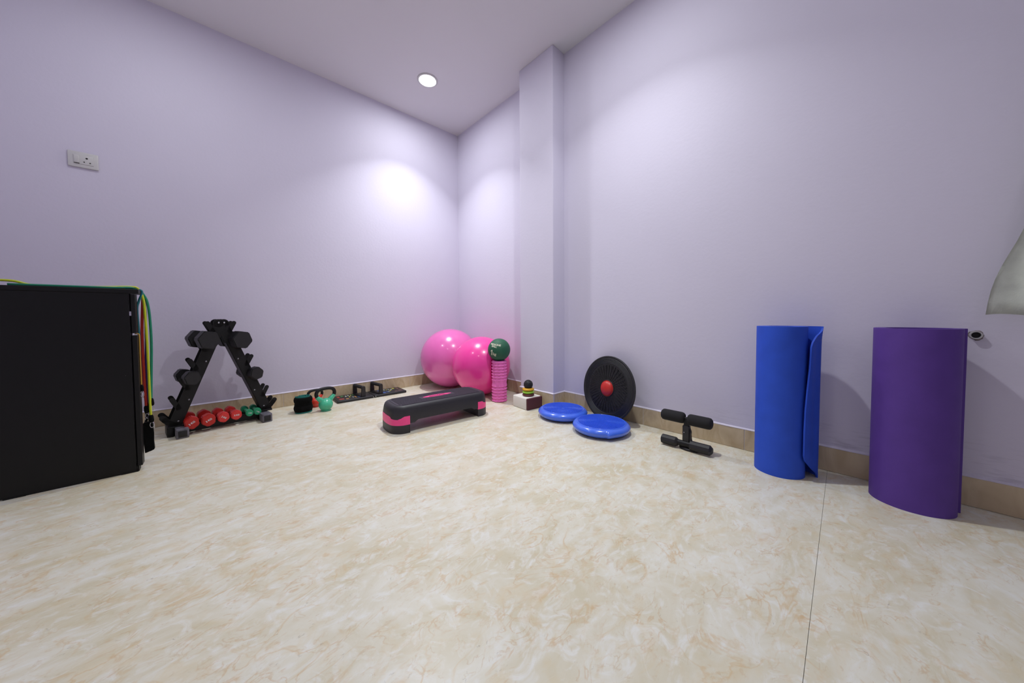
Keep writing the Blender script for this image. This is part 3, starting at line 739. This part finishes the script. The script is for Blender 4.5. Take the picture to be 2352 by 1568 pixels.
# low ribs along the deck
for k in range(-9, 10):
    y = k*.0105; hw = SL/2-.055-(.012 if abs(k) > 7 else 0)
    if abs(k) <= 2:
        box(bm, -hw, -.115, y-.0018, y+.0018, .1552, .1563); box(bm, .115, hw, y-.0018, y+.0018, .1552, .1563)
    else: box(bm, -hw, hw, y-.0018, y+.0018, .1552, .1563)
obj('tread', bm, M_tread, ST)
def riser(s, z0, ztop, off):
    bm = B(); xi = SL/2-.098
    o_ = [(x, y) for x, y in outline(off) if (x*s) > xi]
    o_.sort(key=lambda p: math.atan2(p[1], (p[0]*s-xi)+.001))
    yv = SW/2+off
    P = [(s*xi, -yv)]+o_+[(s*xi, yv)]
    lo = [bm.verts.new((x, y, z0)) for x, y in P]; hi = [bm.verts.new((x, y, ztop(abs(x), abs(y)))) for x, y in P]
    m_ = len(P)
    for i in range(m_): bm.faces.new((lo[i], lo[(i+1) % m_], hi[(i+1) % m_], hi[i]))
    bm.faces.new(lo); bm.faces.new(hi[::-1])
    return bm
for s in (-1, 1):
    obj('riser_foot', riser(s, 0, lambda x, y: .048, .0016), M_step, ST, 40)
    def zt(x, y):
        ax = (SL/2-x)
        side = sm((ax-.045)/.018); end = sm((.085-y)/.02)
        return .080+.017*max(side, end)
    obj('pink_riser', riser(s, .048, zt, .0016), M_hot, ST, 40, label='bright pink riser band')
# oval badge with a swash
bm = B(); pts = []
for k in range(48):
    a = 2*PI*k/48; c_, s_ = math.cos(a), math.sin(a); pts.append((.098*c_, .021*s_*(1-.45*abs(c_)**3)))
prism(bm, pts, .1552, .1567); obj('badge', bm, M_hot, ST, label='pointed oval pink badge')
bm = B(); tube(bm, [(-.052+.104*k/40, .0095*math.sin(k*1.25)*(.35+.65*abs(math.sin(k*.55))), .1571) for k in range(41)], .0011, 6, smooth_path=2)
tube(bm, [(-.06+.12*k/12, -.011+.004*math.sin(k*.5), .1571) for k in range(13)], .0007, 6); obj('badge_script', bm, M_step, ST)

# ------------------------------------------------------------ yoga block with rings and spiky ball
t = thing('yoga_block', 'white and maroon foam yoga block lying flat by the wall column', 'yoga block', (-.2285, -1.250, 0), math.radians(-5))
M_wfoam = mat('off_white_foam', (228, 224, 216), .8, var=.03, scale=200, bump=.15)
M_maroon = mat('maroon_foam', (84, 38, 46), .75, var=.05, scale=200, bump=.15)
bm = B(); box(bm, -.072, .072, -.068, .083, .0, .083, bev=.008, seg=3); obj('white_layer', bm, M_wfoam, t, True)
bm = B(); box(bm, -.070, .0715, -.083, -.0665, .001, .082, bev=.006, seg=3); obj('maroon_layer', bm, M_maroon, t, True)
RC = (-.232, -1.262)
def ringtorus(nm, lab, z, h, m, rmin=.0195, R_=.0235):
    bm = B(); pr = [(R_+rmin*math.copysign(abs(math.cos(a))**.8, math.cos(a)), h/2+h/2*math.copysign(abs(math.sin(a))**.9, math.sin(a))) for a in [2*PI*k/20 for k in range(20)]]
    lathe(bm, pr, 48, close=True); o = obj(nm, bm, m, None, True, loc=(RC[0], RC[1], z)); tag(o, lab, 'grip ring', 'stacked grip rings on the yoga block')
ringtorus('grip_ring', 'dark brown grip ring at the bottom of the small stack on the yoga block', .0833, .0188, mat('brown_rubber', (104, 48, 46), .5))
ringtorus('grip_ring', 'lime green grip ring in the middle of the small stack on the yoga block', .1023, .0192, mat('lime_rubber', (156, 214, 60), .4))
ringtorus('grip_ring', 'yellow grip ring at the top of the small stack under the spiky ball', .1217, .0192, mat('amber_rubber', (232, 172, 40), .4))
t = thing('spiky_ball', 'small black spiky massage ball on top of the stacked rings', 'massage ball', (RC[0], RC[1], .1645))
bm = B(); bmesh.ops.create_uvsphere(bm, u_segments=40, v_segments=24, radius=.0315); obj('ball', bm, M_black_rub, t, True)
bm = B(); N = 150
for k in range(N):
    zz = 1-2*(k+.5)/N; a = k*PI*(3-5**.5); q = math.sqrt(1-zz*zz); d = Vector((q*math.cos(a), q*math.sin(a), zz))
    rot = Vector((0, 0, 1)).rotation_difference(d).to_matrix().to_4x4()
    lathe(bm, [(.0031, -.001), (.0028, .001), (.0018, .003), (0, .0036)], 7, mtx=rot @ T((0, 0, .0311)))
o = obj('spikes', bm, M_black_rub, t, True); o['kind'] = 'stuff'

# ------------------------------------------------------------ air cushions
M_bluev = mat('blue_pvc', (66, 112, 236), .22, var=.02, scale=20, spec=.6, coat=.5, coat_r=.08)
def cushion(label, loc, rz, valve):
    t = thing('balance_cushion', label, 'balance cushion', loc, rz, 'blue inflated balance cushions')
    bm = B(); RR = .160
    pr = [(0, .004), (.09, .002), (.118, .003), (.135, .007), (.148, .014), (.157, .024), (RR, .033), (.157, .042), (.149, .050), (.140, .0545), (.132, .0560), (.128, .0545), (.10, .0560), (.06, .0575), (0, .058)]
    lathe(bm, pr, 288)
    if valve:
        for v in bm.verts:
            a = math.atan2(v.co.y, v.co.x); r_ = math.hypot(v.co.x, v.co.y)
            if r_ > .13 and v.co.z < .055:
                k = math.exp(-(a/.17)**1.6) if a > 0 else math.exp(-(a/.035)**2)
                f = 1+.085*k*max(0, 1-abs(v.co.z-.026)/.034)
                v.co.x *= f; v.co.y *= f
    obj('body', bm, M_bluev, t, True)
    bm = B()
    for ri in range(17):
        rad = .125-ri*.0073
        if rad < .006: break
        nn = max(6, int(2*PI*rad/.0088))
        z = .0545+.0035*(1-rad/.128)
        for k in range(nn):
            a = 2*PI*(k+.5*(ri % 2))/nn
            w_ = .0030; L2 = .0021
            m_ = T((rad*math.cos(a), rad*math.sin(a), z)) @ R(a, 'Z')
            q = [bm.verts.new(m_ @ Vector(p)) for p in ((-L2, -w_, 0), (L2, -w_, 0), (L2, w_, 0), (-L2, w_, 0), (-L2*.5, -w_*.6, .0056), (L2*.5, -w_*.6, .0056), (L2*.5, w_*.6, .0056), (-L2*.5, w_*.6, .0056))]
            for f in ((0, 1, 5, 4), (1, 2, 6, 5), (2, 3, 7, 6), (3, 0, 4, 7), (4, 5, 6, 7)): bm.faces.new([q[i] for i in f])
    o = obj('nubs', bm, M_bluev, t); o['kind'] = 'stuff'
    for i in range(2):
        bm = B(); r_ = .131+.0055*i; zz = .0558-.0006*i
        lathe(bm, [(r_+.0016*math.cos(a), zz+.0016*math.sin(a)) for a in [2*PI*k/8 for k in range(8)]], 96, close=True); obj('rim_ridge', bm, M_bluev, t, True)
    return t
cushion('blue studded air cushion nearer the yoga block, behind the other cushion', (-.226, -1.572, 0), .7, False)
cushion('blue studded air cushion in front, with a bulging valve at its edge', (-.282, -1.893, 0), math.radians(-134), True)

# ------------------------------------------------------------ wobble board
WB = thing('wobble_board', 'black round wobble board with a red centre dome leaning on the right wall', 'wobble board', (-.083, -1.822, .2035), -.175)
tilt = math.radians(7.5)
WM = R(-PI/2+tilt, 'Y')       # local z -> mostly -x, slightly up
M_wb = mat('black_wobble_plastic', (30, 30, 32), .5, var=.25, scale=160, bump=.4, bscale=420)
M_dome = mat('red_dome_plastic', (198, 42, 34), .4, var=.03)
RB = .2020
bm = B(); pr = [(0, 0), (RB-.006, 0), (RB, .004), (RB, .011), (RB-.004, .0135), (RB-.010, .0125)]
for k in range(5):
    a = RB-.014-k*.007; pr += [(a, .0105), (a-.002, .0124), (a-.004, .0124), (a-.0055, .0105)]
pr += [(.12, .0115), (.085, .0125), (.06, .013), (0, .013)]
lathe(bm, pr, 96, mtx=WM); obj('disc', bm, M_wb, WB, 50)
bm = B()
for k in range(36):
    a = 2*PI*k/36; box(bm, .055, .145, -.0012, .0012, .0112, .0148, mtx=WM @ R(a, 'Z'))
for k in range(12):
    rr = .06+.0075*k
    nn = int(2*PI*rr/.016)
    for q in range(nn):
        a = 2*PI*q/nn; box(bm, rr-.0012, rr+.0012, -.0015, .0015, .0115, .0150, mtx=WM @ R(a, 'Z'))
o = obj('grip_texture', bm, M_wb, WB); o['kind'] = 'stuff'
bm = B(); lathe(bm, [(.052, .0125), (.052, .016), (.047, .0165)]+[(.046*math.cos(a), .0155+.024*math.sin(a)) for a in [PI/2*k/10 for k in range(10)]]+[(0, .0395)], 48, mtx=WM); obj('dome', bm, M_dome, WB, True, label='red plastic dome')
bm = B(); lathe(bm, [(.0535, .012), (.0535, .0155), (.0495, .0175), (.0495, .012)], 48, mtx=WM, close=True); obj('dome_collar', bm, M_wb, WB, True)

# ------------------------------------------------------------ sit-up bar
SB = thing('situp_bar', 'black sit-up bar with foam rollers and suction base before the right wall', 'sit-up bar', (-.200, -2.318, 0))
Yy = R(PI/2, 'X')    # z -> -y
def rod(y0, y1, z, prof, n, name, m, par, sm_=True, x=0):
    """prof list of (fraction, radius)"""
    bm = B(); lathe(bm, [(0, y0)]+[(r_, y0+(y1-y0)*f) for f, r_ in prof]+[(0, y1)], n, mtx=T((x, 0, z)) @ R(-PI/2, 'X')); return obj(name, bm, m, par, sm_)
foam = [(0, .013), (.02, .020), (.08, .0262), (.16, .0275), (.84, .0275), (.92, .0262), (.98, .020), (1, .013)]
ZU = .151
rod(.005, .118, ZU+.001, foam, 28, 'foam_roller_sleeve', M_black_foam, SB)
rod(-.114, -.006, ZU-.001, foam, 28, 'foam_roller_sleeve', M_black_foam, SB)
rod(-.112, .116, ZU, [(0, .009), (1, .009)], 16, 'upper_bar', M_black_metal, SB, 40)
rod(-.10, .09, .029, [(0, .0125), (.5, .0140), (.75, .0140), (.8, .0110), (1, .0110)], 16, 'lower_bar', M_black_metal, SB, 40, x=-.010)
grip = [(0, .0185), (.03, .0230), (.84, .0232), (1, .0150)]
rod(.032, .112, .027, grip[::-1] and [(0, .0150), (.14, .0232), (.97, .0230), (1, .0185)], 10, 'rubber_grip', M_black_rub, SB, False, x=-.010)
rod(-.118, -.024, .028, [(0, .0135), (.11, .0232), (1, .0232)], 10, 'rubber_grip', M_black_rub, SB, False, x=-.010)
bm = B(); box(bm, -.010, .010, -.013, .009, .03, ZU, bev=.002); obj('upright_post', bm, M_black_metal, SB, 40)
bm = B(); box(bm, -.0135, .0135, -.0165, .0135, .036, .118, bev=.003); pr = [(-.016, .038), (-.030, .040), (-.024, .056), (-.020, .075), (-.0245, .088), (-.0215, .100), (-.016, .106), (-.014, .110)]
prism(bm, [(-y, z) for y, z in pr], -.008, .008, mtx=R(-PI/2, 'Z') @ XZ, bev=.002); slv = obj('height_sleeve', bm, M_board, SB, 40)
bm = B(); lathe(bm, [(0, .0025), (.002, .002), (.003, 0), (0, 0)], 10, mtx=T((-.0135, .005, .086)) @ R(-PI/2, 'Y')); obj('screw', bm, M_chrome, slv, True)
bm = B(); lathe(bm, [(0, 0), (.045, 0), (.048, .004), (.045, .010), (.036, .014), (.024, .019), (.018, .024), (0, .026)], 40, mtx=T((.018, -.014, 0)) @ Matrix.Diagonal((.9, 1.06, 1, 1))); obj('suction_cup', bm, M_black_rub, SB, True)

# ------------------------------------------------------------ rolled mats
def strip(level_pts, zs, th):
    """level_pts: per z level list of 2-D centre-line points (same count); returns bmesh of a sheet with thickness th"""
    bm = B(); O = []; I = []
    for pts, z in zip(level_pts, zs):
        o_, i_ = [], []
        for k, p in enumerate(pts):
            a = pts[max(k-1, 0)]; b = pts[min(k+1, len(pts)-1)]
            tx, ty = b[0]-a[0], b[1]-a[1]; l = math.hypot(tx, ty) or 1; nx, ny = ty/l, -tx/l
            o_.append(bm.verts.new((p[0]+nx*th/2, p[1]+ny*th/2, z))); i_.append(bm.verts.new((p[0]-nx*th/2, p[1]-ny*th/2, z)))
        O.append(o_); I.append(i_)
    n = len(O[0])
    for j in range(len(zs)-1):
        for k in range(n-1):
            bm.faces.new((O[j][k], O[j][k+1], O[j+1][k+1], O[j+1][k])); bm.faces.new((I[j][k], I[j+1][k], I[j+1][k+1], I[j][k+1]))
        bm.faces.new((O[j][0], O[j+1][0], I[j+1][0], I[j][0])); bm.faces.new((O[j][-1], I[j][-1], I[j+1][-1], O[j+1][-1]))
    for k in range(n-1):
        bm.faces.new((O[0][k], I[0][k], I[0][k+1], O[0][k+1])); bm.faces.new((O[-1][k], O[-1][k+1], I[-1][k+1], I[-1][k]))
    return bm
def mat_mat(name, c): 
    return mat(name, c, .62, var=.04, scale=14, bump=.12, bscale=900, spec=.35)
# blue
def cr(P, n):
    Q = []
    for i in range(len(P)-1):
        p0, p1, p2, p3 = (Vector(P[j]) for j in (max(i-1, 0), i, i+1, min(i+2, len(P)-1)))
        for k in range(n):
            s = k/n; q = .5*((2*p1)+(p2-p0)*s+(2*p0-5*p1+4*p2-p3)*s*s+(3*p1-p0-3*p2+p3)*s**3); Q.append((q.x, q.y))
    Q.append(tuple(P[-1])); return Q
bc = (-.150, -2.668); br = .0815
flap = cr([(-.046, -.0800), (-.022, -.0925), (.004, -.1010), (.034, -.114), (.060, -.106), (.076, -.074), (.0795, -.035), (br*math.cos(-.15), br*math.sin(-.15))], 10)
def cut(P, s):   # resample P from fraction s to 1 keeping count
    m = len(P)-1; out = []
    for k in range(m+1):
        f = (s+(1-s)*k/m)*m; i = min(int(f), m-1); g = f-i
        out.append((P[i][0]*(1-g)+P[i+1][0]*g, P[i][1]*(1-g)+P[i+1][1]*g))
    return out
sp = []
phi0 = -.15; turns = 6.2; pitch_ = .0066
for k in range(1, int(turns*60)):
    a = phi0+2*PI*k/60; r_ = br-pitch_*(a-phi0)/(2*PI)
    ov = 1+.03*math.cos(2*(a-1.9)); sp.append((r_*ov*math.cos(a), r_*ov*math.sin(a)))
zs = [.0, .01, .02, .035, .05, .065, .08, .10, .12, .15, .2, .28, .36, .44, .5, .53, .55, .565, .575, .585, .595, .602, .608, .611]
lv = []
for z in zs:
    e = .42*(1-sm(z/.10))+.34*sm((z-.535)/.076)+.10*sm((z-.2)/.3)
    fl_ = [(x+.13*.006*k*(z/.61)**3, y-.99*.006*k*(z/.61)**3) for (x, y), k in ((p, max(0, 1-i/40)) for i, p in enumerate(cut(flap, e)))]
    lv.append(fl_+sp)
t = thing('exercise_mat', 'rolled blue exercise mat standing on end against the right wall', 'mat', (*bc, 0), 0, 'rolled mats standing by the right wall')
obj('rolled_sheet', strip(lv, zs, .006), mat_mat('blue_eva_foam', (42, 84, 206)), t, 50)
# purple
pc_ = (-.118, -3.022); sp = []; phi0 = math.radians(-78); R0 = .0955
for k in range(0, int(3.6*64)):
    a = phi0+2*PI*k/64; r_ = R0-.0070*(a-phi0)/(2*PI)+(.004*(1-k/14) if k < 14 else 0)
    ov = 1+.05*math.cos(2*(a-PI/2-.1)); sp.append((r_*ov*math.cos(a), r_*ov*math.sin(a)))
t = thing('exercise_mat', 'rolled purple exercise mat standing on end near the pipe hole', 'mat', (*pc_, 0), 0, 'rolled mats standing by the right wall')
obj('rolled_sheet', strip([sp, sp], [0, .610], .0062), mat_mat('purple_eva_foam', (92, 60, 148)), t, 50)
